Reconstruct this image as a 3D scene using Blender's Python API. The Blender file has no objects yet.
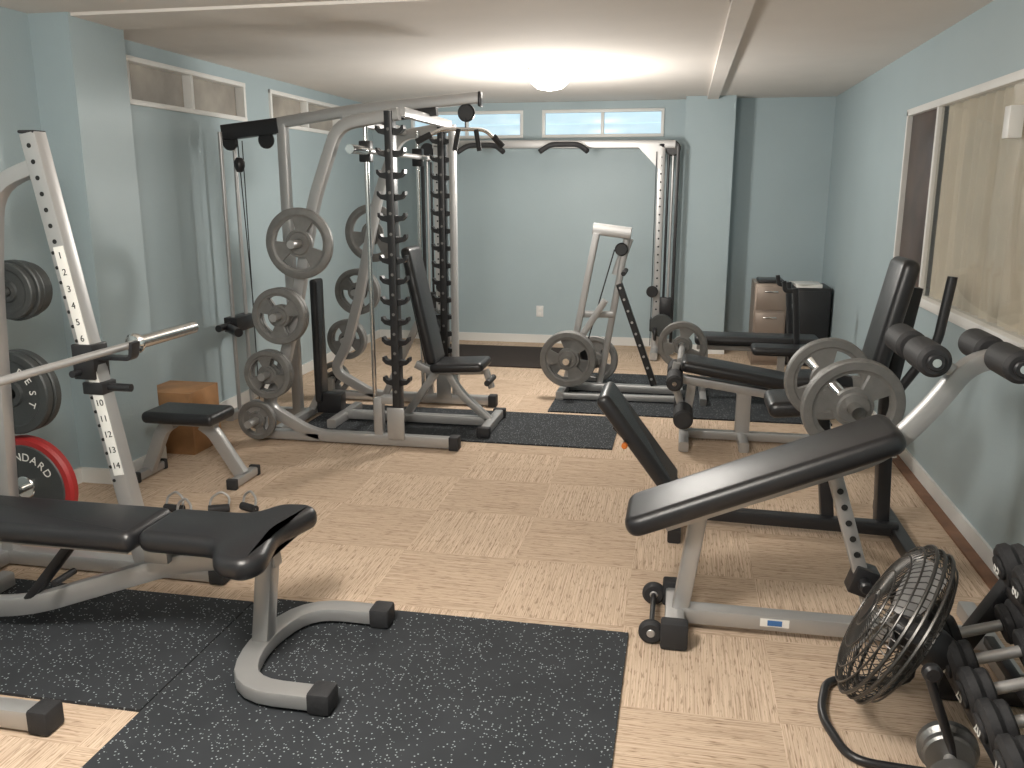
import bpy, bmesh, math, random
from mathutils import Matrix, Vector
random.seed(7)
V=lambda *a: Vector(a)
SC=bpy.context.scene
# ---------------------------------------------------------------- camera
cam=bpy.data.cameras.new('camera');co=bpy.data.objects.new('camera',cam);SC.collection.objects.link(co)
co.location=(0,0,1.566);co.rotation_euler=(math.pi/2-math.atan(195/858),0,math.radians(11.1))
cam.sensor_width=36;cam.lens=36*858/1024;cam.clip_start=.05
SC.camera=co
SC.view_settings.view_transform='Standard'
# ---------------------------------------------------------------- materials
def mat(name,col,rough=.5,metal=0,bump=0,bscale=200,var=0,vscale=3,emis=None,es=0,spec=.5,coat=0):
    m=bpy.data.materials.new(name);m.use_nodes=True;nt=m.node_tree;N=nt.nodes;L=nt.links
    b=N['Principled BSDF'];b.inputs['Base Color'].default_value=(*col,1);b.inputs['Roughness'].default_value=rough
    b.inputs['Metallic'].default_value=metal;b.inputs['Specular IOR Level'].default_value=spec
    b.inputs['Coat Weight'].default_value=coat
    tc=N.new('ShaderNodeTexCoord')
    if emis: b.inputs['Emission Color'].default_value=(*emis,1);b.inputs['Emission Strength'].default_value=es
    n=N.new('ShaderNodeTexNoise');n.inputs['Scale'].default_value=vscale;n.inputs['Detail'].default_value=4
    L.new(tc.outputs['Object'],n.inputs['Vector'])
    r=N.new('ShaderNodeValToRGB');v=var if var else .04
    r.color_ramp.elements[0].position=.3;r.color_ramp.elements[1].position=.7
    r.color_ramp.elements[0].color=tuple(c*(1-v) for c in col)+(1,);r.color_ramp.elements[1].color=tuple(min(1,c*(1+v)) for c in col)+(1,)
    L.new(n.outputs['Fac'],r.inputs['Fac']);L.new(r.outputs['Color'],b.inputs['Base Color'])
    if bump:
        n2=N.new('ShaderNodeTexNoise');n2.inputs['Scale'].default_value=bscale;n2.inputs['Detail'].default_value=3
        L.new(tc.outputs['Object'],n2.inputs['Vector'])
        bp=N.new('ShaderNodeBump');bp.inputs['Strength'].default_value=bump;bp.inputs['Distance'].default_value=.01
        L.new(n2.outputs['Fac'],bp.inputs['Height']);L.new(bp.outputs['Normal'],b.inputs['Normal'])
    return m
WALL=mat('wall_paint_blue',(.37,.455,.485),.5,bump=.10,bscale=90,var=.03,vscale=1.5)
CEIL=mat('ceiling_paint',(.74,.70,.66),.9,bump=.2,bscale=120,var=.02)
WHITE=mat('white_paint',(.74,.74,.72),.45)
SILV=mat('silver_powdercoat',(.45,.445,.44),.36,.55,bump=.05,bscale=400)
CHROME=mat('chrome',(.75,.74,.72),.16,1)
BLKM=mat('black_metal',(.018,.018,.02),.35,0,bump=.03)
WIRE=mat('fan_wire_dark',(.075,.072,.068),.35,.6)
VINYL=mat('black_vinyl',(.014,.014,.016),.34,0,bump=.10,bscale=350,spec=.6)
FOAM=mat('black_foam',(.02,.02,.022),.6,bump=.2,bscale=300)
RUBB=mat('black_rubber',(.022,.022,.024),.7,bump=.15,bscale=200)
PLATE=mat('plate_grey_iron',(.20,.197,.19),.42,.35,bump=.25,bscale=250,var=.1,vscale=20)
PLATED=mat('plate_dark_iron',(.055,.06,.06),.45,.2,bump=.2,bscale=200)
DGREY=mat('dumbbell_grey',(.22,.22,.215),.35,.7,bump=.1,bscale=200)
RED=mat('red_paint',(.34,.02,.02),.5)
WOOD=mat('plywood',(.36,.19,.085),.55,var=.2,vscale=8)
BROWN=mat('brown_trim',(.20,.10,.055),.6,var=.2,vscale=10)
LABEL=mat('white_label',(.82,.81,.77),.5)
INK=mat('ink_black',(.01,.01,.01),.6)
ORANGE=mat('orange_plastic',(.6,.16,.02),.5)
BLUEL=mat('blue_label',(.05,.16,.4),.5)
GLASSB=mat('brown_glass',(.075,.052,.045),.3,var=.5,vscale=3,spec=.4)
PANEB=mat('daylit_pane',(.35,.45,.5),.3,emis=(.58,.80,.92),es=.68,var=.2,vscale=4)
PANEL_=mat('side_pane',(.26,.235,.20),.5,var=.45,vscale=3,spec=.4,emis=(.5,.46,.4),es=.12)
CURT=mat('curtain_fabric',(.68,.61,.50),.85,bump=.2,bscale=300,var=.06)
DMAT=mat('dark_brown_mat',(.028,.018,.014),.8,bump=.3,bscale=150)
DOME=mat('light_dome',(1,.97,.9),.4,emis=(1,.97,.90),es=7)
DRAWER=mat('grey_drawer',(.30,.24,.20),.35,.3)

def carpet():
    m=bpy.data.materials.new('carpet_tiles');m.use_nodes=True;nt=m.node_tree;N=nt.nodes;L=nt.links
    b=N['Principled BSDF'];b.inputs['Roughness'].default_value=.95;b.inputs['Specular IOR Level'].default_value=.15
    tc=N.new('ShaderNodeTexCoord')
    def mp(sx,sy,loc=(0,0,0)):
        a=N.new('ShaderNodeMapping');a.inputs['Scale'].default_value=(sx,sy,1);a.inputs['Location'].default_value=loc;L.new(tc.outputs['Object'],a.inputs['Vector']);return a
    def noise(mpn,sc,det=2):
        n=N.new('ShaderNodeTexNoise');n.inputs['Scale'].default_value=sc;n.inputs['Detail'].default_value=det;n.inputs['Roughness'].default_value=.6;L.new(mpn.outputs[0],n.inputs['Vector']);return n
    ck=N.new('ShaderNodeTexChecker');ck.inputs['Scale'].default_value=1;ck.inputs['Color1'].default_value=(1,1,1,1);ck.inputs['Color2'].default_value=(0,0,0,1)
    mm=mp(1/.5,1/.5,(.3,.2,.5));L.new(mm.outputs[0],ck.inputs['Vector'])
    def mix(a,bb,f):
        x=N.new('ShaderNodeMix');x.data_type='RGBA';L.new(a,x.inputs[6]);L.new(bb,x.inputs[7]);L.new(f,x.inputs[0]);return x.outputs[2]
    s1=mix(noise(mp(3,240),1,2).outputs['Fac'],noise(mp(240,3),1,2).outputs['Fac'],ck.outputs['Fac'])
    s2=mix(noise(mp(16,150,(5,5,5)),1,2).outputs['Fac'],noise(mp(150,16,(5,5,5)),1,2).outputs['Fac'],ck.outputs['Fac'])
    r=N.new('ShaderNodeValToRGB');e=r.color_ramp.elements
    e[0].position=.30;e[0].color=(.38,.275,.195,1);e[1].position=.66;e[1].color=(.68,.54,.415,1)
    k=e.new(.47);k.color=(.56,.43,.32,1)
    L.new(s1,r.inputs['Fac'])
    r2=N.new('ShaderNodeValToRGB');e=r2.color_ramp.elements
    e[0].position=.33;e[0].color=(.40,.34,.29,1);e[1].position=.44;e[1].color=(1,1,1,1)
    L.new(s2,r2.inputs['Fac'])
    mu=N.new('ShaderNodeMix');mu.data_type='RGBA';mu.blend_type='MULTIPLY';mu.inputs[0].default_value=.7
    L.new(r.outputs[0],mu.inputs[6]);L.new(r2.outputs[0],mu.inputs[7])
    mt=N.new('ShaderNodeMix');mt.data_type='RGBA';mt.blend_type='MULTIPLY';mt.inputs[0].default_value=1
    tr=N.new('ShaderNodeValToRGB');tr.color_ramp.elements[0].color=(.93,.92,.91,1);tr.color_ramp.elements[1].color=(1,1,1,1)
    L.new(ck.outputs['Fac'],tr.inputs['Fac']);L.new(mu.outputs[2],mt.inputs[6]);L.new(tr.outputs[0],mt.inputs[7])
    L.new(mt.outputs[2],b.inputs['Base Color'])
    bp=N.new('ShaderNodeBump');bp.inputs['Strength'].default_value=.15;bp.inputs['Distance'].default_value=.002
    L.new(s1,bp.inputs['Height']);L.new(bp.outputs[0],b.inputs['Normal'])
    return m
CARPET=carpet()
def speckle():
    m=bpy.data.materials.new('speckled_rubber');m.use_nodes=True;nt=m.node_tree;N=nt.nodes;L=nt.links
    b=N['Principled BSDF'];b.inputs['Roughness'].default_value=.8;b.inputs['Specular IOR Level'].default_value=.3
    tc=N.new('ShaderNodeTexCoord')
    v=N.new('ShaderNodeTexVoronoi');v.inputs['Scale'].default_value=130;L.new(tc.outputs['Object'],v.inputs['Vector'])
    sx=N.new('ShaderNodeSeparateColor');L.new(v.outputs['Color'],sx.inputs[0])
    g=N.new('ShaderNodeMath');g.operation='GREATER_THAN';g.inputs[1].default_value=.82;L.new(sx.outputs[0],g.inputs[0])
    d=N.new('ShaderNodeMath');d.operation='LESS_THAN';d.inputs[1].default_value=.36;L.new(v.outputs['Distance'],d.inputs[0])
    a=N.new('ShaderNodeMath');a.operation='MULTIPLY';L.new(g.outputs[0],a.inputs[0]);L.new(d.outputs[0],a.inputs[1])
    n=N.new('ShaderNodeTexNoise');n.inputs['Scale'].default_value=6;L.new(tc.outputs['Object'],n.inputs['Vector'])
    r=N.new('ShaderNodeValToRGB');r.color_ramp.elements[0].color=(.020,.023,.026,1);r.color_ramp.elements[1].color=(.038,.042,.048,1)
    L.new(n.outputs['Fac'],r.inputs['Fac'])
    x=N.new('ShaderNodeMix');x.data_type='RGBA';L.new(a.outputs[0],x.inputs[0]);L.new(r.outputs[0],x.inputs[6]);x.inputs[7].default_value=(.30,.33,.34,1)
    L.new(x.outputs[2],b.inputs['Base Color']);return m
SPECK=speckle()

# ---------------------------------------------------------------- helpers
def mkobj(name,bm,m,smooth=True,parent=None):
    bmesh.ops.recalc_face_normals(bm,faces=bm.faces[:])
    me=bpy.data.meshes.new(name);bm.to_mesh(me);bm.free();me.materials.append(m)
    if smooth:
        for p in me.polygons:p.use_smooth=True
        try: me.set_sharp_from_angle(angle=math.radians(38))
        except Exception: pass
    o=bpy.data.objects.new(name,me);SC.collection.objects.link(o)
    if parent is not None:
        o.parent=parent;o.matrix_parent_inverse=Matrix.Translation(-parent.location)
    return o
def fillet(pts,r,n=5,closed=False):
    pts=[Vector(p) for p in pts];out=[];N=len(pts)
    for i,p in enumerate(pts):
        if not closed and i in(0,N-1): out.append(p);continue
        a=pts[i-1]-p;b=pts[(i+1)%N]-p
        rr=min(r,a.length*.48,b.length*.48)
        if rr<1e-5: out.append(p);continue
        A=p+a.normalized()*rr;B=p+b.normalized()*rr
        for k in range(n+1):
            t=k/n;out.append((1-t)**2*A+2*t*(1-t)*p+t*t*B)
    return out
def sect_rect(w,d,b=None):
    b=min(w,d)*.18 if b is None else b
    pts=fillet([(-w/2,-d/2,0),(w/2,-d/2,0),(w/2,d/2,0),(-w/2,d/2,0)],b,2,True)
    return [(p.x,p.y) for p in pts]
def sect_circ(r,n=14): return [(r*math.cos(2*math.pi*i/n),r*math.sin(2*math.pi*i/n)) for i in range(n)]
def sweep(bm,pts,sec,up=(0,0,1),closed=False):
    pts=[Vector(p) for p in pts];up=Vector(up);rings=[];N=len(pts)
    for i,p in enumerate(pts):
        if closed: t=(pts[(i+1)%N]-pts[i-1])
        elif i==0:t=pts[1]-p
        elif i==N-1:t=p-pts[i-1]
        else:t=(pts[i+1]-p).normalized()+(p-pts[i-1]).normalized()
        t.normalize();s=t.cross(up)
        if s.length<1e-3: s=t.cross(Vector((1,0,0))) if abs(t.x)<.9 else t.cross(Vector((0,1,0)))
        s.normalize();u=s.cross(t).normalized()
        k=1.0
        if 0<i<N-1 or closed:
            c=(pts[(i+1)%N]-p).normalized().dot(t);k=1/max(c,.5)
        rings.append([bm.verts.new(p+s*a*k+u*b) for a,b in sec])
    n=len(sec)
    for i in range(N if closed else N-1):
        A=rings[i];B=rings[(i+1)%N]
        for j in range(n): bm.faces.new((A[j],A[(j+1)%n],B[(j+1)%n],B[j]))
    if not closed: bm.faces.new(rings[0][::-1]);bm.faces.new(rings[-1])
class Obj:
    def __init__(s,name,loc=(0,0,0)):
        s.e=bpy.data.objects.new(name,None);s.e.location=loc;s.e.empty_display_size=.1;SC.collection.objects.link(s.e)
    def part(s,name,bm,m,smooth=True): return mkobj(name,bm,m,smooth,s.e)
    def tube(s,name,pts,w,d=None,m=None,r=.06,up=(0,0,1)):
        bm=bmesh.new();sweep(bm,fillet(pts,r),sect_rect(w,d or w),up);return s.part(name,bm,m or SILV)
    def rod(s,name,pts,r,m=None,fr=.04,n=14,closed=False,fn=5):
        bm=bmesh.new();P=fillet(pts,fr,fn,closed) if len(pts)>2 else [Vector(p) for p in pts]
        t=(P[1]-P[0]).normalized();up=(0,0,1) if abs(t.z)<.8 else (0,1,0)
        if len(pts)>2:
            nn=(Vector(pts[1])-Vector(pts[0])).cross(Vector(pts[2])-Vector(pts[1]))
            if nn.length>1e-4: up=nn
        sweep(bm,P,sect_circ(r,n),up,closed);return s.part(name,bm,m or CHROME)
    def box(s,name,c,size,m,rot=None,bev=.006):
        bm=bmesh.new();bmesh.ops.create_cube(bm,size=1)
        bmesh.ops.scale(bm,vec=size,verts=bm.verts)
        if bev: bmesh.ops.bevel(bm,geom=bm.edges[:],offset=min(bev,min(size)*.4),segments=2,affect='EDGES',profile=.5)
        M=Matrix.Translation(c)@(rot.to_4x4() if rot else Matrix.Identity(4));bmesh.ops.transform(bm,matrix=M,verts=bm.verts)
        return s.part(name,bm,m)
    def lathe(s,name,c,axis,prof,m,n=32):
        axis=Vector(axis).normalized();q=Vector((0,0,1)).rotation_difference(axis);c=Vector(c)
        bm=bmesh.new();R=[]
        for r,z in prof:
            if r<1e-5: R.append([bm.verts.new(c+q@Vector((0,0,z)))])
            else: R.append([bm.verts.new(c+q@Vector((r*math.cos(2*math.pi*i/n),r*math.sin(2*math.pi*i/n),z))) for i in range(n)])
        for A,B in zip(R,R[1:]):
            for j in range(n):
                a=A[j%len(A)];a2=A[(j+1)%len(A)];b=B[j%len(B)];b2=B[(j+1)%len(B)]
                f=[];[f.append(x) for x in (a,a2,b2,b) if x not in f]
                if len(f)>2: bm.faces.new(f)
        return s.part(name,bm,m)
    def disc(s,name,c,axis,r,th,m,b=None,n=32):
        b=min(th*.3,r*.3) if b is None else b
        return s.lathe(name,c,axis,[(0,-th/2),(r-b,-th/2),(r,-th/2+b),(r,th/2-b),(r-b,th/2),(0,th/2)],m,n)
    def roller(s,name,a,b,r,m=None):
        a=Vector(a);b=Vector(b);return s.disc(name,(a+b)/2,b-a,r,(b-a).length,m or FOAM,.012)
    def pad(s,name,c,x,y,outline,T,m=None,cr=.04,er=None):
        x=Vector(x).normalized();y=Vector(y);z=x.cross(y).normalized();y=z.cross(x).normalized();c=Vector(c)
        P=fillet([(a,b,0) for a,b in outline],cr,5,True);n=len(P)
        ar=sum(P[i].x*P[(i+1)%n].y-P[(i+1)%n].x*P[i].y for i in range(n))
        if ar<0:P=P[::-1]
        nor=[]
        for i in range(n):
            t=(P[(i+1)%n]-P[i-1]);nor.append(Vector((-t.y,t.x,0)).normalized())
        er=er or T*.42;bm=bmesh.new();R=[]
        st=[(er*(1-math.sin(a)),-T/2+er*(1-math.cos(a))) for a in [0,.4,.8,1.2,1.57]]
        st+=[(er*(1-math.cos(a)),T/2-er*(1-math.sin(a))) for a in [0,.4,.8,1.2,1.57]]
        for ins,h in st:
            R.append([bm.verts.new(c+x*(P[i].x+nor[i].x*ins)+y*(P[i].y+nor[i].y*ins)+z*h) for i in range(n)])
        for A,B in zip(R,R[1:]):
            for j in range(n): bm.faces.new((A[j],A[(j+1)%n],B[(j+1)%n],B[j]))
        bm.faces.new(R[0][::-1]);bm.faces.new(R[-1])
        return s.part(name,bm,m or VINYL)
    def rpad(s,name,c,x,y,L,W,T,m=None,cr=.04,er=None):
        return s.pad(name,c,x,y,[(-L/2,-W/2),(L/2,-W/2),(L/2,W/2),(-L/2,W/2)],T,m,cr,er)
    def plate(s,name,c,axis,r,th=.035,m=None,grip=True,rot=0):
        m=m or PLATE;axis=Vector(axis).normalized();q=Vector((0,0,1)).rotation_difference(axis)@Matrix.Rotation(rot,3,'Z').to_quaternion();c=Vector(c)
        n=60
        rad=[.026,.05,r*.30,r*.33,r*.40,r*.72,r*.78,r*.81,r*.97,r]
        if r<.14: rad=[.02,.035,r*.36,r*.40,r*.46,r*.68,r*.74,r*.78,r*.96,r]
        hh=[.5,.62,.62,.34,.30,.30,.34,.5,.5,.36]
        def solid(i,j):
            if not grip: return True
            if not 4<=i<5: return True
            return (j%20) in (0,1,2,3,4,5,18,19)
        bm=bmesh.new();G={}
        def vt(i,j,sd):
            j%=n;k=(i,j,sd)
            if k not in G:
                a=2*math.pi*j/n;G[k]=bm.verts.new(c+q@Vector((rad[i]*math.cos(a),rad[i]*math.sin(a),sd*hh[i]*th)))
            return G[k]
        nr=len(rad)-1
        for i in range(nr):
            for j in range(n):
                if not solid(i,j): continue
                for sd in(1,-1): bm.faces.new((vt(i,j,sd),vt(i+1,j,sd),vt(i+1,j+1,sd),vt(i,j+1,sd)))
                if i==0 or not solid(i-1,j): bm.faces.new((vt(i,j,1),vt(i,j+1,1),vt(i,j+1,-1),vt(i,j,-1)))
                if i==nr-1 or not solid(i+1,j): bm.faces.new((vt(i+1,j,1),vt(i+1,j+1,1),vt(i+1,j+1,-1),vt(i+1,j,-1)))
                if not solid(i,(j-1)%n): bm.faces.new((vt(i,j,1),vt(i+1,j,1),vt(i+1,j,-1),vt(i,j,-1)))
                if not solid(i,(j+1)%n): bm.faces.new((vt(i,j+1,1),vt(i+1,j+1,1),vt(i+1,j+1,-1),vt(i,j+1,-1)))
        return s.part(name,bm,m)
    def text(s,name,body,c,xd,yd,size,m):
        cu=bpy.data.curves.new(name,'FONT');cu.body=body;cu.size=size;cu.extrude=.0008;cu.align_x='CENTER';cu.align_y='CENTER'
        cu.materials.append(m);o=bpy.data.objects.new(name,cu);SC.collection.objects.link(o)
        x=Vector(xd).normalized();z=x.cross(Vector(yd)).normalized();y=z.cross(x)
        M=Matrix((x,y,z)).transposed().to_4x4();M.translation=Vector(c)-s.e.location
        o.parent=s.e;o.matrix_local=M
    def holes(s,name,a,b,n,r,nrm,off,m=None):
        a=Vector(a);b=Vector(b);nrm=Vector(nrm).normalized();bm=bmesh.new();q=Vector((0,0,1)).rotation_difference(nrm)
        for i in range(n):
            p=a.lerp(b,i/(n-1))+nrm*off
            bmesh.ops.create_cone(bm,cap_ends=True,segments=12,radius1=r,radius2=r,depth=.002,matrix=Matrix.Translation(p)@q.to_matrix().to_4x4())
        return s.part(name,bm,m or INK)
def boxes(name,lst,m,bev=0):
    bm=bmesh.new()
    for (x0,x1,y0,y1,z0,z1) in lst:
        g=bmesh.ops.create_cube(bm,size=1);vs=g['verts']
        bmesh.ops.scale(bm,vec=(x1-x0,y1-y0,z1-z0),verts=vs);bmesh.ops.translate(bm,vec=((x0+x1)/2,(y0+y1)/2,(z0+z1)/2),verts=vs)
    if bev: bmesh.ops.bevel(bm,geom=bm.edges[:],offset=bev,segments=2,affect='EDGES')
    return mkobj(name,bm,m,False)
# ---------------------------------------------------------------- room
XL,XR,YB,YF,H=-3.18,1.34,8.74,-1.6,2.40
boxes('floor',[(XL-.15,XR+.15,YF-.1,YB+.15,-.1,0)],CARPET)
boxes('ceiling',[(XL-.15,XR+.15,YF-.1,YB+.15,H,H+.1)],CEIL)
w1,w2,zb,zt=(4.66,6.06),(6.45,7.85),2.045,2.315
boxes('wall_left',[(XL-.15,XL,YF,YB+.15,0,zb),(XL-.15,XL,YF,w1[0],zb,H),(XL-.15,XL,w1[1],w2[0],zb,H),(XL-.15,XL,w2[1],YB+.15,zb,H),(XL-.15,XL,w1[0],w1[1],zt,H),(XL-.15,XL,w2[0],w2[1],zt,H)],WALL)
boxes('wall_left_column',[(XL,-2.96,3.94,4.37,0,H)],WALL)
b1,b2,yb,yt=(-2.76,-1.60),(-1.41,-.22),2.06,2.325
boxes('wall_back',[(XL,XR,YB,YB+.15,0,yb),(XL,b1[0],YB,YB+.15,yb,yt),(b1[1],b2[0],YB,YB+.15,yb,yt),(b2[1],XR,YB,YB+.15,yb,yt),(XL,XR,YB,YB+.15,yt,H)],WALL)
boxes('wall_back_column',[(-.02,.43,8.45,YB,0,H)],WALL)
r0,r1,rz0,rz1=2.6,5.87,.95,2.03
boxes('wall_right',[(XR,XR+.15,YF,YB+.15,0,rz0),(XR,XR+.15,YF,r0,rz0,H),(XR,XR+.15,r1,YB+.15,rz0,H),(XR,XR+.15,r0,r1,rz1,H)],WALL)
boxes('wall_front',[(XL-.15,XR+.15,YF-.15,YF,0,H)],WALL)
boxes('ceiling_beam',[(XL,.16,3.96,4.34,H-.014,H)],CEIL)
boxes('ceiling_trim_1',[(.17,.27,YF,8.45,H-.03,H)],CEIL)
bb=.085
boxes('baseboard_left',[(XL,XL+.014,YF,3.94,0,bb),(XL,XL+.014,4.37,YB,0,bb),(-2.96,-2.946,3.926,4.384,0,bb),(XL,-2.946,3.926,3.94,0,bb),(XL,-2.946,4.37,4.384,0,bb)],WHITE)
boxes('baseboard_back',[(XL,-.02,YB-.014,YB,0,bb),(.43,XR,YB-.014,YB,0,bb),(-.034,.444,8.436,8.45,0,bb)],WHITE)
boxes('baseboard_right',[(XR-.014,XR,YF,YB,0,bb)],WHITE)
boxes('trim_1',[(XR-.07,XR-.016,2.9,5.9,0,.012)],BROWN)
def win(name,side,a0,a1,z0,z1,mull,pane,slats):
    o=Obj(name,(XL,(a0+a1)/2,z0) if side=='L' else ((a0+a1)/2,YB,z0))
    fw=.03
    def bx(n,u0,u1,za,zb_,d0,d1,m):
        if side=='L': c=(XL-(d0+d1)/2,(u0+u1)/2,(za+zb_)/2);sz=(d1-d0,u1-u0,zb_-za)
        else: c=((u0+u1)/2,YB+(d0+d1)/2,(za+zb_)/2);sz=(u1-u0,d1-d0,zb_-za)
        o.box(n,c,sz,m,bev=.003)
    bx('frame_bottom',a0,a1,z0,z0+fw,-.02,.08,WHITE);bx('frame_top',a0,a1,z1-fw,z1,-.02,.08,WHITE)
    bx('frame_side_1',a0,a0+fw,z0,z1,-.018,.08,WHITE);bx('frame_side_2',a1-fw,a1,z0,z1,-.018,.08,WHITE)
    for i,mu in enumerate(mull): bx('mullion_%d'%i,mu-.015,mu+.015,z0+fw,z1-fw,-.01,.07,WHITE)
    for i in range(slats):
        zz=z0+fw+(i+.5)*(z1-z0-2*fw)/slats;hh=(z1-z0-2*fw)/slats
        bx('glass_louver_%d'%i,a0+fw,a1-fw,zz-hh*.5+.002,zz+hh*.5-.004,.035+.006*(i%2),.045+.006*(i%2),pane)
    bx('glass_pane',a0+.01,a1-.01,z0+.01,z1-.01,.05,.055,pane)
win('window_1','L',*w1,zb,zt,[5.36],PANEL_,0);win('window_2','L',*w2,zb,zt,[7.15],PANEL_,0)
win('window_3','B',*b1,yb,yt,[-2.18],PANEB,2);win('window_4','B',*b2,yb,yt,[-.815],PANEB,2)
o=Obj('window_5',(XR,4.2,rz0))
def rb(n,y0,y1,z0,z1,x0,x1,m): o.box(n,((x0+x1)/2,(y0+y1)/2,(z0+z1)/2),(x1-x0,y1-y0,z1-z0),m,bev=.003)
rb('frame_top',r0,r1,rz1-.03,rz1+.01,XR-.02,XR+.13,WHITE);rb('frame_bottom',r0,r1+.02,rz0-.02,rz0+.03,XR-.035,XR+.13,WHITE)
rb('frame_side_far',r1-.03,r1,rz0,rz1,XR-.02,XR+.13,WHITE);rb('frame_side_near',r0,r0+.03,rz0,rz1,XR-.02,XR+.13,WHITE)
rb('mullion',5.2,5.235,rz0,rz1,XR-.012,XR+.02,WHITE)
rb('dark_pane',5.235,r1-.02,rz0,rz1,XR+.01,XR+.02,GLASSB)
rb('outer_panel',r0,r1,rz0,rz1,XR+.13,XR+.14,GLASSB)
rb('latch',3.98,4.05,1.77,1.90,XR-.05,XR+.005,WHITE)
bm=bmesh.new();pr=None
for i in range(300):
    y=r0+.02+i*(5.19-r0)/299;x=XR+.042+.012*math.sin(y*52)+.006*math.sin(y*23+1)
    a=bm.verts.new((x,y,rz0+.02));b_=bm.verts.new((x,y,rz1-.02))
    if pr: bm.faces.new((pr[0],a,b_,pr[1]))
    pr=(a,b_)
o.part('curtain',bm,CURT)
gm=bpy.data.materials.new('window_glass');gm.use_nodes=True;nt=gm.node_tree;nt.nodes.clear()
ou=nt.nodes.new('ShaderNodeOutputMaterial');mx=nt.nodes.new('ShaderNodeMixShader');tr=nt.nodes.new('ShaderNodeBsdfTransparent');gl=nt.nodes.new('ShaderNodeBsdfGlossy');gl.inputs['Roughness'].default_value=.04
mx.inputs[0].default_value=.13;tr.inputs[0].default_value=(.96,.96,.95,1)
nt.links.new(tr.outputs[0],mx.inputs[1]);nt.links.new(gl.outputs[0],mx.inputs[2]);nt.links.new(mx.outputs[0],ou.inputs[0])
rb('glass_pane',r0+.03,5.2,rz0+.03,rz1-.03,XR+.006,XR+.010,gm)
o=Obj('power_outlet',(-1.42,YB,.33));o.box('cover',(-1.42,YB-.004,.33),(.075,.008,.115),WHITE);o.box('socket_1',(-1.42,YB-.009,.355),(.03,.003,.03),LABEL);o.box('socket_2',(-1.42,YB-.009,.305),(.03,.003,.03),LABEL)
# ceiling lights
for i,(x,y) in enumerate([(-.98,6.4),(-1.0,1.25)]):
    o=Obj('ceiling_light',(x,y,H))
    o.lathe('dome',(x,y,H-.012),(0,0,-1),[(.145,0),(.15,.03),(.135,.08),(.09,.12),(0,.138)],DOME)
    o.disc('rim',(x,y,H-.008),(0,0,1),.165,.016,WHITE)
for i,(x,y,z,e,s) in enumerate([(-.98,6.4,H-.60,95,.12),(-1.0,1.25,H-.32,180,.25)]):
    l=bpy.data.lights.new('room_lamp','POINT');l.energy=e;l.color=(1,.95,.88);l.shadow_soft_size=s
    lo=bpy.data.objects.new('room_lamp',l);lo.location=(x,y,z);SC.collection.objects.link(lo)
w=bpy.data.worlds.new('world');SC.world=w;w.use_nodes=True;w.node_tree.nodes['Background'].inputs[0].default_value=(.6,.75,.85,1);w.node_tree.nodes['Background'].inputs[1].default_value=.8
# ---------------------------------------------------------------- mats
MT=.010
boxes('rubber_mat',[(-1.565,-.13,.9,2.84,0,MT)],SPECK)
boxes('rubber_mat.001',[(-2.75,-1.57,2.08,2.80,0,MT)],SPECK)
boxes('rubber_mat.002',[(-2.46,-.37,5.08,5.84,0,MT)],SPECK)
boxes('rubber_mat.003',[(-.90,1.05,5.92,7.30,0,MT)],SPECK)
boxes('floor_mat_brown',[(-2.35,-.72,7.42,8.42,0,.012)],DMAT)
X,Y,Z=V(1,0,0),V(0,1,0),V(0,0,1)
# ---------------------------------------------------------------- weight bench (foreground)
o=Obj('weight_bench',(-1.9,2.46,0));yc=2.46;g=MT
o.tube('front_foot',[(-1.0,2.19,g+.036),(-1.30,2.19,g+.036),(-1.37,2.46,g+.036),(-1.30,2.73,g+.036),(-1.0,2.73,g+.036)],.075,.05,r=.14)
for i,y in enumerate((2.19,2.73)): o.box('foot_cap_%d'%i,(-1.02,y,g+.038),(.075,.088,.073),RUBB,bev=.012)
o.tube('front_post',[(-1.35,yc,g+.05),(-1.31,yc,.40)],.06,.07,up=Y)
o.tube('spine',[(-1.28,yc,.375),(-1.62,yc,.33),(-2.25,yc,.10),(-2.60,yc,.06)],.05,.07,r=.12)
o.tube('rear_foot',[(-2.60,2.18,g+.032),(-2.60,2.74,g+.032)],.06,.06)
o.pad('seat_pad',(-1.46,yc,.435),X,Y,[(-.26,-.125),(.03,-.13),(.09,-.25),(.20,-.27),(.245,-.20),(.19,0),(.245,.20),(.20,.25),(.09,.24),(.03,.13),(-.26,.125)],.075,cr=.05)
o.rpad('back_pad',(-2.24,yc,.43),X,Y,1.02,.27,.075)
o.tube('pad_bracket_1',[(-1.29,yc,.38),(-1.66,yc,.38)],.05,.03)
o.tube('pad_bracket_2',[(-1.78,2.39,.385),(-2.6,2.39,.385)],.03,.025);o.tube('pad_bracket_3',[(-1.78,2.53,.385),(-2.6,2.53,.385)],.03,.025)
o.tube('ladder',[(-2.25,yc,.13),(-2.05,yc,.36)],.05,.03,BLKM)
o.box('seat_hinge',(-1.70,yc,.36),(.09,.10,.06),SILV)
o.rod('pull_knob',[(-2.06,yc,.25),(-2.06,yc-.1,.25)],.012,BLKM)
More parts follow.
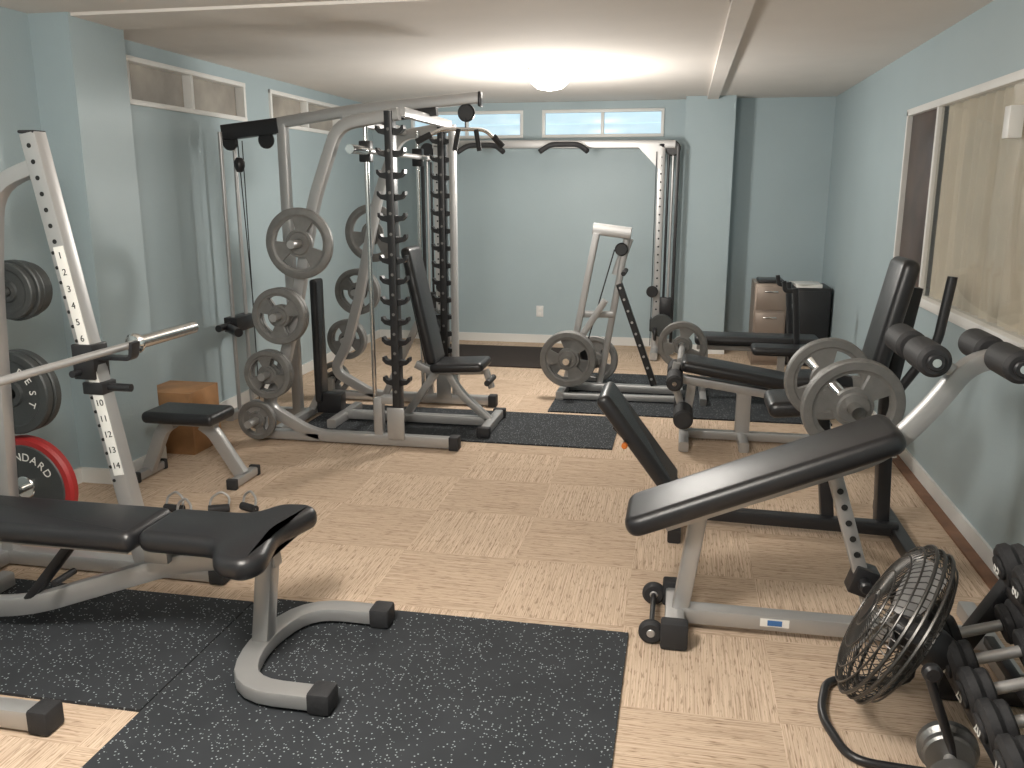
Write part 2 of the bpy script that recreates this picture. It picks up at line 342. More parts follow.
# ---------------------------------------------------------------- squat rack (left)
o=Obj('squat_rack',(-2.3,2.45,0))
for i,y in enumerate((1.95,2.95)):
    o.tube('base_tube_%d'%i,[(-2.95,y,.04),(-1.80,y,.04)],.065,.065)
    o.box('base_cap_%d'%i,(-1.79,y,.042),(.07,.078,.078),RUBB,bev=.01)
    o.tube('upright_%d'%i,[(-2.12,y,.05),(-2.42,y,1.77)],.072,.07,up=Y)
    o.tube('rear_upright_%d'%i,[(-2.76,y,.05),(-2.68,y,1.2),(-2.62,y,1.58),(-2.39,y,1.66)],.06,.06,r=.16,up=Y)
    o.box('upright_top_cap_%d'%i,(-2.422,y,1.775),(.07,.07,.012),RUBB)
    d=(V(-2.42,y,1.77)-V(-2.12,y,.05)).normalized()
    face=V(d.z,0,-d.x)
    P0=V(-2.12,y,.05);P1=V(-2.12,y-.037,.05)
    o.holes('holes_%d'%i,P0+d*1.34,P0+d*1.70,7,.009,(0,-1,0),.0355)
    o.holes('holes_low_%d'%i,P0+d*.38-face*.02,P0+d*1.30-face*.02,17,.007,(0,-1,0),.0355)
    o.tube('label_strip_%d'%i,[P1+d*.40+face*.010,P1+d*1.32+face*.010],.044,.003,LABEL,up=(0,1,0))
    for k in range(14):
        o.text('number_%d_%d'%(i,k),str(14-k),V(P0.x,y-.0392,P0.z)+d*(.44+k*.065)+face*.010,(1,0,.17),(0,0,1),.036,INK)
    hz=.955;hx=-2.12-.30*(hz-.05)/1.72
    o.box('jhook_sleeve_%d'%i,(hx,y,hz-.05),(.095,.095,.14),BLKM)
    o.tube('jhook_arm_%d'%i,[(hx+.03,y,hz-.035),(hx+.19,y,hz-.035),(hx+.20,y,hz+.03)],.05,.016,BLKM,r=.02,up=(0,0,1))
    o.rod('jhook_pin_%d'%i,[(hx-.02,y-.05,hz-.09),(hx-.02,y-.09,hz-.09)],.014,BLKM)
    sz=.80;sx=-2.12-.30*(sz-.05)/1.72
    o.box('safety_sleeve_%d'%i,(sx,y,sz),(.09,.09,.05),BLKM);o.rod('safety_arm_%d'%i,[(sx,y,sz),(sx+.14,y,sz)],.016,BLKM)
    sg=1 if i else -1
    for k,(px,pz) in enumerate([(-2.76,.30),(-2.75,.725),(-2.68,1.16)]):
        o.rod('plate_peg_%d_%d'%(i,k),[(px,y,pz),(px,y+sg*.28,pz)],.018,CHROME)
o.tube('rear_crossbar_low',[(-2.78,1.95,.04),(-2.78,2.95,.04)],.06);o.tube('rear_crossbar_mid',[(-2.69,1.95,1.05),(-2.69,2.95,1.05)],.06)
o=Obj('weight_plate_red',(-2.76,3.1,.3));o.disc('rim',(-2.76,3.10,.30),Y,.225,.05,RED,.012,48);o.disc('face',(-2.76,3.098,.30),Y,.195,.056,PLATED,.01,48);o.disc('hub',(-2.76,3.095,.30),Y,.05,.07,CHROME,.004)
for k,ch in enumerate('STANDARD'):
    a=math.radians(150-k*17);c=V(-2.76+.135*math.cos(a),3.068,.30+.135*math.sin(a))
    o.text('letter_%d'%k,ch,c,(math.sin(a),0,-math.cos(a)),(math.cos(a),0,math.sin(a)),.05,LABEL)
o=Obj('weight_plate_dark',(-2.75,3.1,.725))
o.plate('disc_1',(-2.75,3.06,.725),Y,.178,.04,PLATED,False);o.plate('disc_2',(-2.75,3.11,.725),Y,.178,.04,PLATED,False)
for k,ch in enumerate('BEST'):
    a=math.radians(60-k*28);c=V(-2.75+.105*math.cos(a),3.044,.725+.105*math.sin(a))
    o.text('letter_%d'%k,ch,c,(math.sin(a),0,-math.cos(a)),(math.cos(a),0,math.sin(a)),.045,LABEL)
o=Obj('weight_plate_stack',(-2.68,3.1,1.16))
for k in range(4): o.plate('disc_%d'%k,(-2.68,3.03+k*.034,1.16),Y,(.115,.125,.12,.11)[k],.03,PLATED,False)
o=Obj('barbell',(-2.14,2.45,.965))
bx,bz=-2.135,.962
o.rod('shaft',[(bx,1.88,bz),(bx,3.03,bz)],.0145,SILV)
for sgn,yy in((1,3.02),(-1,1.88)):
    o.disc('collar_%d'%(sgn+1),(bx,yy+sgn*.015,bz),Y,.042,.03,CHROME);o.rod('sleeve_%d'%(sgn+1),[(bx,yy+sgn*.03,bz),(bx,yy+sgn*.44,bz)],.027,CHROME)
    o.disc('end_cap_%d'%(sgn+1),(bx,yy+sgn*.443,bz),Y,.023,.008,SILV)
# ---------------------------------------------------------------- plyo box
o=Obj('plyo_box',(-2.98,4.65,0))
o.box('front_panel',(-2.995,4.50,.19),(.33,.018,.38),WOOD,bev=.002);o.box('back_panel',(-2.995,4.80,.19),(.33,.018,.38),WOOD,bev=.002)
o.box('side_1',(-2.839,4.65,.19),(.018,.282,.38),WOOD,bev=.002);o.box('side_2',(-3.151,4.65,.19),(.018,.282,.38),WOOD,bev=.002)
o.box('top_panel',(-2.995,4.65,.371),(.294,.282,.018),WOOD,bev=.002);o.box('hand_slot',(-2.995,4.49,.28),(.11,.004,.035),INK)
# ---------------------------------------------------------------- stool
o=Obj('padded_stool',(-2.57,4.1,0))
o.rpad('seat',(-2.60,4.10,.37),X,Y,.42,.26,.065,cr=.03)
o.tube('seat_frame',[(-2.76,4.1,.325),(-2.44,4.1,.325)],.06,.035)
o.tube('leg_left',[(-2.70,4.1,.32),(-2.76,4.1,.28),(-2.87,4.1,.045)],.07,.05,r=.05,up=Y)
o.tube('leg_right',[(-2.52,4.1,.32),(-2.46,4.1,.28),(-2.31,4.1,.045)],.07,.05,r=.05,up=Y)
for i,x in enumerate((-2.875,-2.30)):
    o.tube('foot_bar_%d'%i,[(x,3.98,.03),(x,4.22,.03)],.05,.045)
    for j,y in enumerate((3.975,4.225)): o.box('foot_cap_%d_%d'%(i,j),(x,y,.03),(.058,.03,.058),RUBB)
for i,(x,y) in enumerate([(-2.42,3.62),(-2.32,3.54),(-2.20,3.66),(-2.06,3.70)]):
    o=Obj('cable_handle',(x,y,0));a=random.uniform(-.5,.9);u=V(math.cos(a),math.sin(a),0);c=V(x,y,0)
    o.rod('stirrup',[c-u*.045+V(0,0,.02),c-u*.045+V(0,.02,.07),c+V(0,.03,.10),c+u*.045+V(0,.02,.07),c+u*.045+V(0,0,.02)],.006,SILV,.02,8)
    o.rod('grip',[c-u*.05+V(0,0,.02),c+u*.05+V(0,0,.02)],.02,RUBB)
# ---------------------------------------------------------------- smith machine
SM=Obj('smith_machine',(-2.1,5.45,0));o=SM
for i,(y,sg) in enumerate(((4.9,-1),(6.0,1))):
    o.tube('side_frame_%d'%i,[(-1.32,y,.045),(-2.24,y,.045),(-2.56,y,.22),(-2.44,y,.42),(-2.33,y,.78),(-2.16,y,1.5),(-1.99,y,1.93),(-1.62,y,1.985)],.07,.06,r=.10,up=Y)
    o.tube('base_%d'%i,[(-2.60,y,.04),(-2.2,y,.04)],.06,.06)
    o.box('front_foot_%d'%i,(-1.32,y,.045),(.06,.08,.085),RUBB)
    o.tube('column_%d'%i,[(-1.675,y,.06),(-1.675,y,2.0)],.05,.085,BLKM,up=Y)
    o.box('column_base_a_%d'%i,(-1.80,y,.19),(.055,.055,.24),SILV);o.box('column_base_b_%d'%i,(-1.73,y,.30),(.10,.06,.05),SILV)
    o.box('column_cover_%d'%i,(-1.68,y-.045,.16),(.11,.012,.20),SILV)
    bm=bmesh.new()
    for k in range(13):
        z=.42+k*.123
        for sx in (1,-1):
            x0=-1.675+sx*.02
            prof=[(x0,z-.030),(x0+sx*.045,z-.018),(x0+sx*.066,z+.004),(x0+sx*.066,z+.026),(x0+sx*.054,z+.026),(x0+sx*.045,z+.010),(x0+sx*.03,z+.006),(x0,z+.012)]
            A=[bm.verts.new((a,y-.024,b)) for a,b in prof];B=[bm.verts.new((a,y+.024,b)) for a,b in prof]
            bm.faces.new(A);bm.faces.new(B[::-1])
            for q in range(8): bm.faces.new((A[q],A[(q+1)%8],B[(q+1)%8],B[q]))
    o.part('catches_%d'%i,bm,BLKM,False)
    o.holes('column_slots_%d'%i,(-1.675,y,.36),(-1.675,y,1.9),14,.009,(0,-1,0),.0435,PLATE)
    o.rod('guide_rod_%d'%i,[(-1.84,y+.04*(-sg),.08),(-1.84,y+.04*(-sg),1.96)],.014,CHROME)
    o.box('guide_block_%d'%i,(-1.84,y+.04*(-sg),1.78),(.07,.06,.12),BLKM)
    pl=[(-2.235,1.25,.21),(-2.375,.815,.172),(-2.475,.45,.152),(-2.585,.145,.125)]
    for k,(px,pz,pr_) in enumerate(pl):
        o.rod('plate_peg_%d_%d'%(i,k),[(px,y,pz),(px,y+sg*.20,pz)],.024,SILV)
        o.disc('peg_collar_%d_%d'%(i,k),(px,y+sg*.045,pz),Y,.035,.015,BLKM)
        for q in range(2 if k in(1,2) else 1): o.plate('weight_plate_%d_%d_%d'%(i,k,q),(px,y+sg*(.075+q*.037),pz),Y,pr_,.034,PLATE,True,rot=.5+k*.9)
    o.tube('lower_stub_%d'%i,[(-2.585,y,.16),(-2.585,y,.04)],.05)
o.tube('column_post_far',[(-1.60,6.0,.05),(-1.60,6.0,2.0)],.05,.05,up=Y)
for n_,(x,z) in {'top_rear':(-1.95,1.96),'base_rear':(-2.50,.05),'top_front':(-1.62,2.0)}.items(): o.tube('cross_'+n_,[(x,4.93,z),(x,5.97,z)],.055)
o.rod('smith_bar',[(-1.80,4.62,1.78),(-1.80,6.28,1.78)],.016,SILV)
for y in(4.7,6.2): o.rod('bar_sleeve_%.0f'%y,[(-1.80,y-.12,1.78),(-1.80,y+.12,1.78)],.025,CHROME)
o.tube('mast',[(-2.60,5.45,.02),(-2.60,5.45,1.98)],.065,up=Y)
o.tube('top_boom',[(-2.64,5.45,1.985),(-2.1,5.45,2.06),(-1.27,5.45,2.12)],.06,.07,up=Z,r=.2)
o.tube('boom_plate',[(-2.05,5.45,2.0),(-1.55,5.45,2.045)],.05,.06,BLKM,up=Z)
o.box('boom_end',(-1.27,5.45,2.11),(.02,.07,.09),BLKM)
o.tube('rear_boom',[(-2.62,5.45,1.97),(-3.02,5.45,1.93)],.075,.10,BLKM)
for k,(x,z) in enumerate([(-2.98,1.87),(-2.72,1.88),(-1.36,2.03),(-1.9,2.02)]): o.disc('pulley_%d'%k,(x,5.45,z),Y,.055,.03,BLKM)
for k,y in enumerate((5.36,5.54)): o.rod('weight_guide_%d'%k,[(-3.0,y,.05),(-3.0,y,1.93)],.014,SILV)
o.tube('guide_foot',[(-3.02,5.25,.03),(-3.02,5.65,.03)],.06);o.tube('tower_base',[(-3.02,5.45,.035),(-2.55,5.45,.035)],.06)
o.box('weight_carriage',(-3.0,5.45,.66),(.10,.26,.10),BLKM)
for k,y in enumerate((5.28,5.62)): o.rod('carriage_peg_%d'%k,[(-3.0,5.45,.66),(-3.0,y-.12 if k==0 else y+.1,.66)],.024,BLKM)
o.rod('carriage_horn',[(-3.02,5.3,.65),(-2.85,5.15,.64)],.03,BLKM)
o.rod('cable_1',[(-2.90,5.40,1.88),(-2.86,5.40,.66)],.004,BLKM,n=6);o.rod('cable_2',[(-2.92,5.5,1.88),(-2.92,5.5,.1)],.004,BLKM,n=6);o.rod('cable_3',[(-1.36,5.42,2.0),(-1.36,5.42,1.93)],.004,BLKM,n=6)
o.lathe('cable_stop',(-2.87,5.35,1.72),Z,[(0,-.05),(.02,-.045),(.035,-.01),(.035,.02),(.02,.045),(0,.05)],BLKM,16)
o.rpad('lat_back_pad',(-2.42,5.45,.55),Z,Y,.85,.14,.05,BLKM,cr=.02)
o.tube('low_row_post',[(-2.5,5.45,.05),(-2.42,5.45,.2)],.05)
o.box('low_pulley_housing',(-2.35,5.45,.12),(.18,.09,.14),BLKM)
P=o
P.rod('lat_handle_bar',[(-1.62,5.30,1.86),(-1.50,5.36,1.93),(-1.36,5.42,1.93),(-1.25,5.48,1.93),(-1.16,5.54,1.84)],.012,CHROME,.04)
P.rod('lat_handle_grip_1',[(-1.64,5.29,1.85),(-1.56,5.33,1.895)],.02,RUBB);P.rod('lat_handle_grip_2',[(-1.15,5.545,1.83),(-1.20,5.51,1.89)],.02,RUBB)
P.rod('lat_handle_grip_3',[(-1.40,5.40,1.93),(-1.42,5.38,1.80)],.016,RUBB);P.rod('lat_handle_grip_4',[(-1.30,5.45,1.93),(-1.28,5.46,1.80)],.016,RUBB)
# ---------------------------------------------------------------- incline bench in smith
o=Obj('incline_bench',(-1.5,5.42,0));yc=5.42;g=MT
o.rpad('back_pad',(-1.66,yc,.82),(-.16,0,.74),Y,.78,.27,.065)
o.rpad('seat_pad',(-1.41,yc,.43),(1,0,.06),Y,.36,.30,.06)
o.tube('base',[(-2.24,yc,g+.04),(-1.75,yc,g+.04),(-1.2,yc,g+.04)],.06)
o.tube('front_foot',[(-1.2,yc-.25,g+.032),(-1.2,yc+.25,g+.032)],.06);o.tube('rear_foot',[(-2.24,yc-.25,g+.032),(-2.24,yc+.25,g+.032)],.06)
for k,y in enumerate((yc-.25,yc+.25)): o.box('cap_%d'%k,(-1.2,y,g+.034),(.085,.05,.065),RUBB)
o.tube('front_leg',[(-1.22,yc,.06),(-1.42,yc,.24),(-1.50,yc,.38)],.05,.06,r=.08,up=Y)
o.tube('seat_frame',[(-1.26,yc,.395),(-1.62,yc,.375),(-1.72,yc,.42)],.05,.04,up=Y)
o.tube('rear_leg',[(-1.58,yc,.37),(-1.80,yc,.06)],.05,.05,up=Y)
o.tube('back_support',[(-1.70,yc,.70),(-2.0,yc,.08)],.045,.03,up=Y)
o.box('back_bracket',(-1.70,yc,.75),(.03,.06,.6),BLKM,rot=Matrix.Rotation(-.2,3,'Y'))
o.tube('roller_post',[(-1.24,yc,.40),(-1.20,yc,.28)],.04);o.rod('handle',[(-1.21,yc-.1,.33),(-1.21,yc+.1,.33)],.02,FOAM)
# ---------------------------------------------------------------- cable crossover
o=Obj('cable_crossover',(-1.2,8.25,0))
o.tube('top_bar',[(-2.40,8.28,1.985),(-.10,8.28,1.965)],.07,.075)
for k,x in enumerate((-2.36,-.22)):
    o.tube('column_%d'%k,[(x,8.28,.03),(x,8.28,1.97)],.07,up=Y)
    o.tube('foot_%d'%k,[(x,7.95,.045),(x,8.60,.045)],.07)
    s=1 if k else -1
    o.tube('outer_foot_%d'%k,[(x,8.28,.045),(x+s*.18,8.28,.045)],.06)
    for q,dx in enumerate((.065,.105)): o.rod('guide_%d_%d'%(k,q),[(x+s*dx,8.28,.05),(x+s*dx,8.28,1.95)],.012,SILV if q else BLKM)
    o.rod('cable_%d'%k,[(x-s*.045,8.22,1.9),(x-s*.045,8.22,.1)],.004,BLKM,n=6)
    o.tube('outer_post_%d'%k,[(x+s*.15,8.28,.03),(x+s*.15,8.28,1.95)],.03,.04,BLKM,up=Y)
    o.disc('top_pulley_%d'%k,(x+s*.10,8.28,1.93),Y,.07,.035,BLKM)
    o.disc('low_pulley_%d'%k,(x,8.20,.22),X,.07,.03,BLKM);o.disc('mid_pulley_%d'%k,(x-s*.04,8.20,.62),Y,.055,.03,BLKM)
    o.box('weight_carriage_%d'%k,(x+s*.09,8.28,.45),(.11,.08,.22),BLKM)
    o.box('pulley_slider_%d'%k,(x,8.26,.30),(.11,.12,.12),BLKM);o.disc('stack_plate_%d'%k,(x+s*.06,8.20,.30),Y,.11,.035,PLATED)
    o.holes('holes_%d'%k,(x,8.245,.3),(x,8.245,1.85),22,.009,(0,-1,0),.001)
    bm=bmesh.new();A=[bm.verts.new((x-s*a,8.24,z)) for a,z in((0,1.95),(.22,1.95),(.0,1.72))];B=[bm.verts.new((v.co.x,8.32,v.co.z)) for v in A]
    bm.faces.new(A);bm.faces.new(B[::-1])
    for q in range(3): bm.faces.new((A[q],A[(q+1)%3],B[(q+1)%3],B[q]))
    o.part('gusset_%d'%k,bm,SILV,False)
for k,x in enumerate((-1.88,-1.10)):
    o.rod('pullup_handle_%d'%k,[(x-.22,8.05,1.90),(x-.13,8.10,1.965),(x+.13,8.10,1.965),(x+.22,8.05,1.90)],.024,RUBB,.05)
    o.tube('handle_mount_%d'%k,[(x,8.28,1.98),(x,8.10,1.965)],.04,.03,SILV)
# ---------------------------------------------------------------- plate loaded row machine (middle)
o=Obj('lever_row_machine',(-.5,6.6,0));g=MT
o.tube('post_1',[(-.86,6.55,g+.03),(-.77,6.55,.5),(-.635,6.55,1.24)],.05,.06,r=.2,up=Y)
o.tube('post_2',[(-.60,6.65,g+.03),(-.41,6.65,1.22)],.05,.06,up=Y)
o.tube('top_plate',[(-.665,6.6,1.275),(-.38,6.6,1.24)],.12,.085)
o.tube('side_panel',[(-.40,6.66,1.2),(-.49,6.66,.92)],.07,.05,up=Y)
o.disc('top_pulley',(-.45,6.6,1.12),Y,.05,.03,BLKM);o.rod('cable',[(-.50,6.58,1.12),(-.72,6.58,.30)],.005,BLKM,n=6);o.disc('low_pulley',(-.70,6.58,.30),Y,.05,.03,BLKM)
o.tube('mid_crossbar',[(-.74,6.6,.62),(-.50,6.62,.62)],.05,.05)
o.tube('adjust_brace',[(-.46,6.6,.86),(-.17,6.6,.08)],.05,.06,BLKM,up=Y)
o.holes('brace_holes',(-.45,6.57,.83),(-.19,6.57,.13),9,.010,(0,-1,0),.0015,SILV)
o.tube('base',[(-.88,6.6,g+.035),(.02,6.6,g+.035)],.06);o.tube('foot_1',[(-.86,6.25,g+.032),(-.86,6.95,g+.032)],.06);o.tube('foot_2',[(.02,6.3,g+.032),(.02,6.9,g+.032)],.06)
o.tube('near_base',[(-.86,6.28,g+.03),(.02,6.32,g+.03)],.045,.045,SILV)
o.tube('lever_arm',[(-.55,6.45,.75),(-.81,6.45,.33)],.05,.06,SILV,up=Y)
o.rod('plate_peg',[(-.81,6.60,.315),(-.81,6.20,.315)],.025,CHROME)
o.rod('handle',[(-.42,6.45,.95),(-.42,6.75,.95)],.018,RUBB)
o.plate('weight_plate_1',(-.81,6.37,.312),Y,.212,.036,PLATE,True,.3);o.plate('weight_plate_2',(-.81,6.32,.312),Y,.212,.036,PLATE,True,.9)
o.rod('rear_peg',[(-.66,6.6,.21),(-.66,6.98,.21)],.022);o.plate('weight_plate_3',(-.66,6.9,.21),(.2,1,0),.19,.036,PLATE,True,.3)
# ---------------------------------------------------------------- leg extension bench
o=Obj('leg_extension_bench',(.4,5.42,0));yc=5.42
o.rpad('seat_pad',(.36,yc,.45),(1,0,-.16),Y,.68,.30,.075)
o.tube('spine',[(0,yc,.40),(.72,yc,.30),(.90,yc,.28)],.055,.07,up=Y)
o.tube('front_leg',[(.10,yc,.38),(.06,yc,.05)],.055,up=Y);o.tube('front_foot',[(.06,yc-.30,.032),(.06,yc+.30,.032)],.06)
o.tube('mid_leg',[(.42,yc,.33),(.42,yc,.04)],.09,.05,up=Y);o.tube('mid_foot',[(.42,yc-.25,.032),(.42,yc+.25,.032)],.06)
o.tube('base',[(.06,yc,.04),(.85,yc,.04)],.055)
o.tube('lever',[(0,yc-.02,.50),(-.02,yc-.02,.40),(.05,yc-.02,.18)],.045,.05,r=.05,up=Y)
o.roller('roller_low_1',(.05,5.12,.20),(.05,5.36,.20),.06);o.roller('roller_low_2',(.05,5.45,.20),(.05,5.70,.20),.06)
o.roller('roller_top_1',(-.01,5.14,.42),(-.01,5.37,.42),.05);o.roller('roller_top_2',(-.01,5.45,.42),(-.01,5.68,.42),.05)
for k,z in enumerate((.20,.42)): o.rod('axle_%d'%k,[((.05,-.01)[k],5.13,z),((.05,-.01)[k],5.69,z)],.014)
o.rpad('back_pad',(.86,yc,.43),(1,0,.05),Y,.36,.30,.07)
o.tube('rear_leg',[(.88,yc,.28),(.95,yc,.04)],.055,up=Y);o.tube('rear_foot',[(.95,yc-.28,.032),(.95,yc+.28,.032)],.06)
o.plate('weight_plate',(.03,5.80,.54),(.15,1,.1),.165,.034,PLATE,True,.4);o.rod('plate_peg',[(.03,5.82,.54),(.02,5.45,.50)],.022,SILV)
# ---------------------------------------------------------------- flat bench with uprights (rear)
o=Obj('flat_bench',(.6,6.55,0));g=MT
o.rpad('pad',(.57,6.55,.47),X,Y,.90,.28,.07)
o.tube('spine',[(.14,6.55,.41),(1.0,6.55,.41)],.05,.05)
for k,x in enumerate((.20,.88)):
    o.tube('leg_%d'%k,[(x,6.55,.40),(x,6.55,g+.03)],.05,up=Y);o.tube('foot_%d'%k,[(x,6.27,g+.027),(x,6.83,g+.027)],.05)
for k,y in enumerate((6.35,6.78)):
    o.tube('upright_%d'%k,[(.88,y,g+.03),(.80,y,.88)],.04,.04,BLKM,up=Y);o.tube('hook_%d'%k,[(.80,y,.86),(.73,y,.86),(.72,y,.93)],.03,.03,BLKM,r=.02,up=Y)
o.rpad('arm_pad',(.72,6.2,.46),X,Y,.42,.22,.06)
o.tube('arm_post',[(.72,6.2,.43),(.72,6.25,g+.02)],.05,up=X)
# ---------------------------------------------------------------- black plate-loaded machine (right)
o=Obj('lever_leg_machine',(.45,4.0,0));yc=4.0
o.rpad('foot_pad',(-.165,yc,.40),(-.34,0,.45),Y,.58,.34,.07,cr=.03)
o.tube('foot_frame',[(-.27,yc,.47),(.05,yc,.14),(.30,yc,.06)],.06,.06,BLKM,r=.08,up=Y)
o.tube('base',[(.0,yc,.05),(1.02,yc-.05,.05)],.065,.06,BLKM)
o.tube('front_foot',[(.02,yc-.30,.032),(.02,yc+.42,.032)],.06,.06,BLKM)
o.tube('rear_foot',[(1.02,yc-.38,.032),(1.02,yc+.32,.032)],.06,.06,BLKM)
o.tube('rear_post',[(.96,yc,.05),(.93,yc,.65),(1.0,yc,1.15)],.06,.08,BLKM,r=.1,up=Y)
o.text('lettering','TEC',(.945,yc-.042,.40),(1,0,0),(0,0,1),.05,LABEL)
o.rpad('back_pad',(.905,yc,1.02),(.10,0,.49),Y,.52,.28,.075,cr=.05)
o.rpad('seat_pad',(.62,yc,.62),(1,0,.1),Y,.42,.30,.075)
o.tube('seat_post',[(.66,yc,.58),(.72,yc,.06)],.06,.06,BLKM,up=Y)
o.tube('lever_bar',[(.90,yc-.12,.72),(.66,yc-.25,.78)],.05,.05,BLKM)
o.rod('plate_peg',[(.595,4.05,.805),(.685,3.34,.735)],.026,CHROME)
for k,(x,z) in enumerate([(-.22,.42),(.01,.18)]):
    o.rod('adjust_pin_%d'%k,[(x,yc,z),(x,yc-.20,z)],.010,BLKM);o.disc('adjust_knob_%d'%k,(x,yc-.205,z),Y,.014,.025,ORANGE)
o.rod('grip_arm',[(.93,yc-.18,.72),(1.05,yc-.24,.95),(1.08,yc-.24,1.22)],.02,BLKM)
o.rod('grip_arm_mount',[(.93,yc,.72),(.93,yc-.18,.72)],.018,BLKM)
o.plate('weight_plate_1',(.632,3.76,.776),(-.12,1,.08),.180,.036,PLATE,True,.2)
o.plate('weight_plate_2',(.675,3.42,.743),(-.12,1,.15),.195,.036,PLATE,True,1.2)
# ---------------------------------------------------------------- sit-up bench (foreground right)
o=Obj('decline_situp_bench',(.45,2.95,0));yc=2.95
o.rpad('main_pad',(.29,yc,.595),(.93,0,.395),Y,.96,.30,.075,cr=.06)
o.tube('spine',[(-.02,yc,.40),(.70,yc,.705),(.84,yc,.88),(.93,yc,1.03),(1.10,yc,1.045)],.06,.065,r=.10,up=Y)
o.tube('front_post',[(.10,yc,.44),(.045,yc,.04)],.06,.06,up=Y)
o.tube('front_foot',[(.03,2.78,.05),(.03,3.12,.05)],.07,.06)
for k,y in enumerate((2.785,3.115)): o.box('foot_cap_%d'%k,(.03,y,.052),(.095,.06,.10),RUBB,bev=.01)
for k,y in enumerate((2.80,3.10)): o.disc('wheel_%d'%k,(-.05,y,.045),Y,.044,.035,RUBB);o.disc('wheel_hub_%d'%k,(-.05,y,.045),Y,.018,.04,SILV)
o.rod('wheel_axle',[(-.05,2.79,.045),(-.05,3.11,.045)],.010,BLKM)
o.tube('base',[(.05,yc,.055),(1.10,yc,.055)],.07,.06)
o.box('base_label',(.38,yc-.036,.06),(.10,.002,.03),LABEL,bev=0);o.box('base_label_blue',(.38,yc-.038,.06),(.05,.002,.02),BLUEL,bev=0)
o.tube('rear_foot',[(1.10,2.72,.032),(1.10,3.22,.032)],.06)
o.tube('ladder_brace',[(.53,yc,.66),(.71,yc,.10)],.05,.045,up=Y)
o.holes('ladder_holes',(.545,yc,.62),(.69,yc,.17),9,.011,(0,-1,0),.026)
o.box('ladder_sleeve',(.665,yc,.24),(.08,.08,.10),BLKM,rot=Matrix.Rotation(.3,3,'Y'));o.disc('pin',(.665,yc-.06,.24),Y,.022,.05,BLKM)
for k,(x,z) in enumerate([(.76,1.06),(1.0,1.05)]):
    o.roller('roller_%da'%k,(x,2.72,z),(x,2.91,z),.05);o.roller('roller_%db'%k,(x,2.99,z),(x,3.18,z),.05)
    o.rod('axle_%d'%k,[(x,2.70,z),(x,3.20,z)],.013)
    o.disc('axle_cap_%d'%k,(x,2.712,z),Y,.026,.014,BLKM)
o.tube('roller_arm',[(.76,yc,1.06),(.90,yc,.98)],.04,.04,up=Y)
# ---------------------------------------------------------------- floor fan
o=Obj('floor_fan',(.66,2.45,0));C=V(.655,2.46,.33);n_=V(-.86,.20,.44).normalized()
q=Z.rotation_difference(n_)
def fc(r,a,h): return C+q@V(r*math.cos(a),r*math.sin(a),h)
R=.25
bm=bmesh.new()
for rr,hh in [(R,0),(R,.024),(R,-.024),(.23,.048),(.23,-.048),(.19,.064),(.19,-.064),(.13,.075),(.13,-.075),(.06,.08),(.06,-.08)]:
    sweep(bm,[fc(rr,2*math.pi*k/40,hh) for k in range(40)],sect_circ(.003 if rr<R else .0055,6),n_,True)
for k in range(64):
    a=2*math.pi*k/64
    for sg in(1,-1): sweep(bm,[fc(.04,a,sg*.081),fc(.13,a,sg*.075),fc(.20,a,sg*.061),fc(.24,a,sg*.032),fc(R,a,0)],sect_circ(.0017,5),n_)
o.part('cage',bm,WIRE)
o.lathe('motor',C-n_*.045,n_,[(0,-.13),(.05,-.12),(.06,-.08),(.06,.0),(.03,.05),(0,.05)],BLKM)
o.disc('badge',C+n_*.082,n_,.045,.008,BLKM)
bm=bmesh.new()
for k in range(3):
    a0=k*2.094;g_=[]
    for i in range(7):
        rr=.03+.18*i/6;wd=.25+.35*math.sin(math.pi*(i+1)/8)
        g_.append([bm.verts.new(fc(rr,a0+wd*(j/4*2-1)*1.1,.03*(j/4*2-1))) for j in range(5)])
    for i in range(6):
        for j in range(4): bm.faces.new((g_[i][j],g_[i+1][j],g_[i+1][j+1],g_[i][j+1]))
o.part('blades',bm,SILV)
o.rod('stand',[V(.70,2.725,.33),V(.80,2.69,.014),V(.52,2.66,.014),V(.47,2.45,.014),V(.52,2.24,.014),V(.80,2.22,.014),V(.68,2.195,.33)],.013,BLKM,.07)
for k,s_ in enumerate((1,-1)): o.disc('pivot_knob_%d'%k,C+V(.035,.262*s_,0),Y,.025,.03,BLKM)
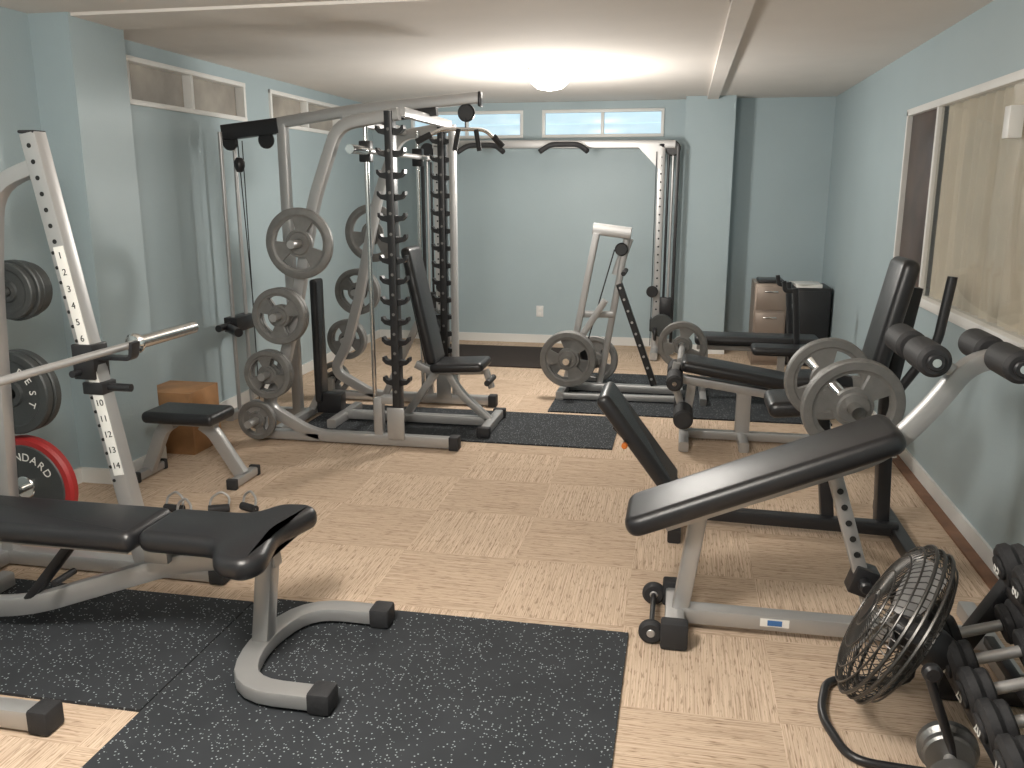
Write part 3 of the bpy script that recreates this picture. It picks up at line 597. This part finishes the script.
# ---------------------------------------------------------------- dumbbell rack (right corner)
o=Obj('dumbbell_rack',(1.05,2.3,0));RK=o
for k,y in enumerate((1.75,2.64)):
    o.tube('leg_%d'%k,[(.86,y,.03),(.88,y,.14),(1.10,y,.56)],.045,.06,BLKM,r=.08,up=Y);o.tube('foot_%d'%k,[(.84,y,.03),(1.26,y,.03)],.05,.05,BLKM)
    o.tube('brace_%d'%k,[(1.22,y,.04),(1.10,y,.54)],.04,.04,BLKM,up=Y)
for nm,x,z in (('shelf_low',.92,.17),('shelf_high',1.08,.42)):
    for j,d in enumerate((-.07,.07)): o.tube('%s_rail_%d'%(nm,j),[(x+d,1.72,z+d*.35),(x+d,2.67,z+d*.35)],.03,.03,BLKM)
def dumb(P,x,y,z,ax,r,m,lab,pre,L=.075):
    ax=Vector(ax).normalized();c=V(x,y,z)
    P.rod(pre+'handle',[c-ax*L,c+ax*L],.016,SILV)
    for j,s_ in enumerate((1,-1)):
        P.disc(pre+'head_inner_%d'%j,c+ax*s_*(L),ax,r*.86,.03,m,.006,28);P.disc(pre+'head_%d'%j,c+ax*s_*(L+.035),ax,r,.045,m,.012,28)
        P.disc(pre+'head_cap_%d'%j,c+ax*s_*(L+.062),ax,r*.55,.012,m,.003,28)
    if lab: P.text(pre+'weight_number',lab,c-ax*(L+.070),(0,-1,0),(0,0,1),r*.7,LABEL)
for k in range(6):
    y=2.56-k*.15
    dumb(RK,.92,y,.285,(1,0,.35),.068,RUBB,str(35-k*5),'dumbbell_low_%d_'%k)
    dumb(RK,1.08,y,.53,(1,0,.35),.066,RUBB,str(65-k*5),'dumbbell_high_%d_'%k)
for k,(x,y,ax) in enumerate([(.755,2.16,(.15,1,0)),(.74,1.88,(.1,1,0))]):
    dumb(Obj('dumbbell',(x,y,0)),x,y,.078,ax,.078,DGREY,None,'',.06)
# ---------------------------------------------------------------- cabinet at back right
o=Obj('storage_cabinet',(.98,8.2,0))
o.box('grey_unit',(.80,8.2,.37),(.28,.46,.74),DRAWER);o.box('black_unit',(1.13,8.2,.36),(.37,.46,.70),BLKM)
for k in range(3): o.box('drawer_%d'%k,(.80,7.965,.14+k*.235),(.25,.012,.21),DRAWER);o.box('handle_%d'%k,(.80,7.955,.20+k*.235),(.12,.012,.015),CHROME)
o.box('black_door',(1.13,7.965,.36),(.34,.012,.64),BLKM);o.box('door_handle',(.98,7.952,.5),(.015,.02,.14),SILV)
o.box('binder',(.80,8.15,.755),(.22,.28,.03),BLKM)
P=Obj('paper_stack',(1.12,8.1,.71));P.box('sheets',(1.12,8.1,.727),(.22,.30,.03),LABEL,bev=.002);P.box('sheet_top',(1.10,8.08,.745),(.21,.28,.004),WHITE,rot=Matrix.Rotation(.2,3,'Z'),bev=.001)
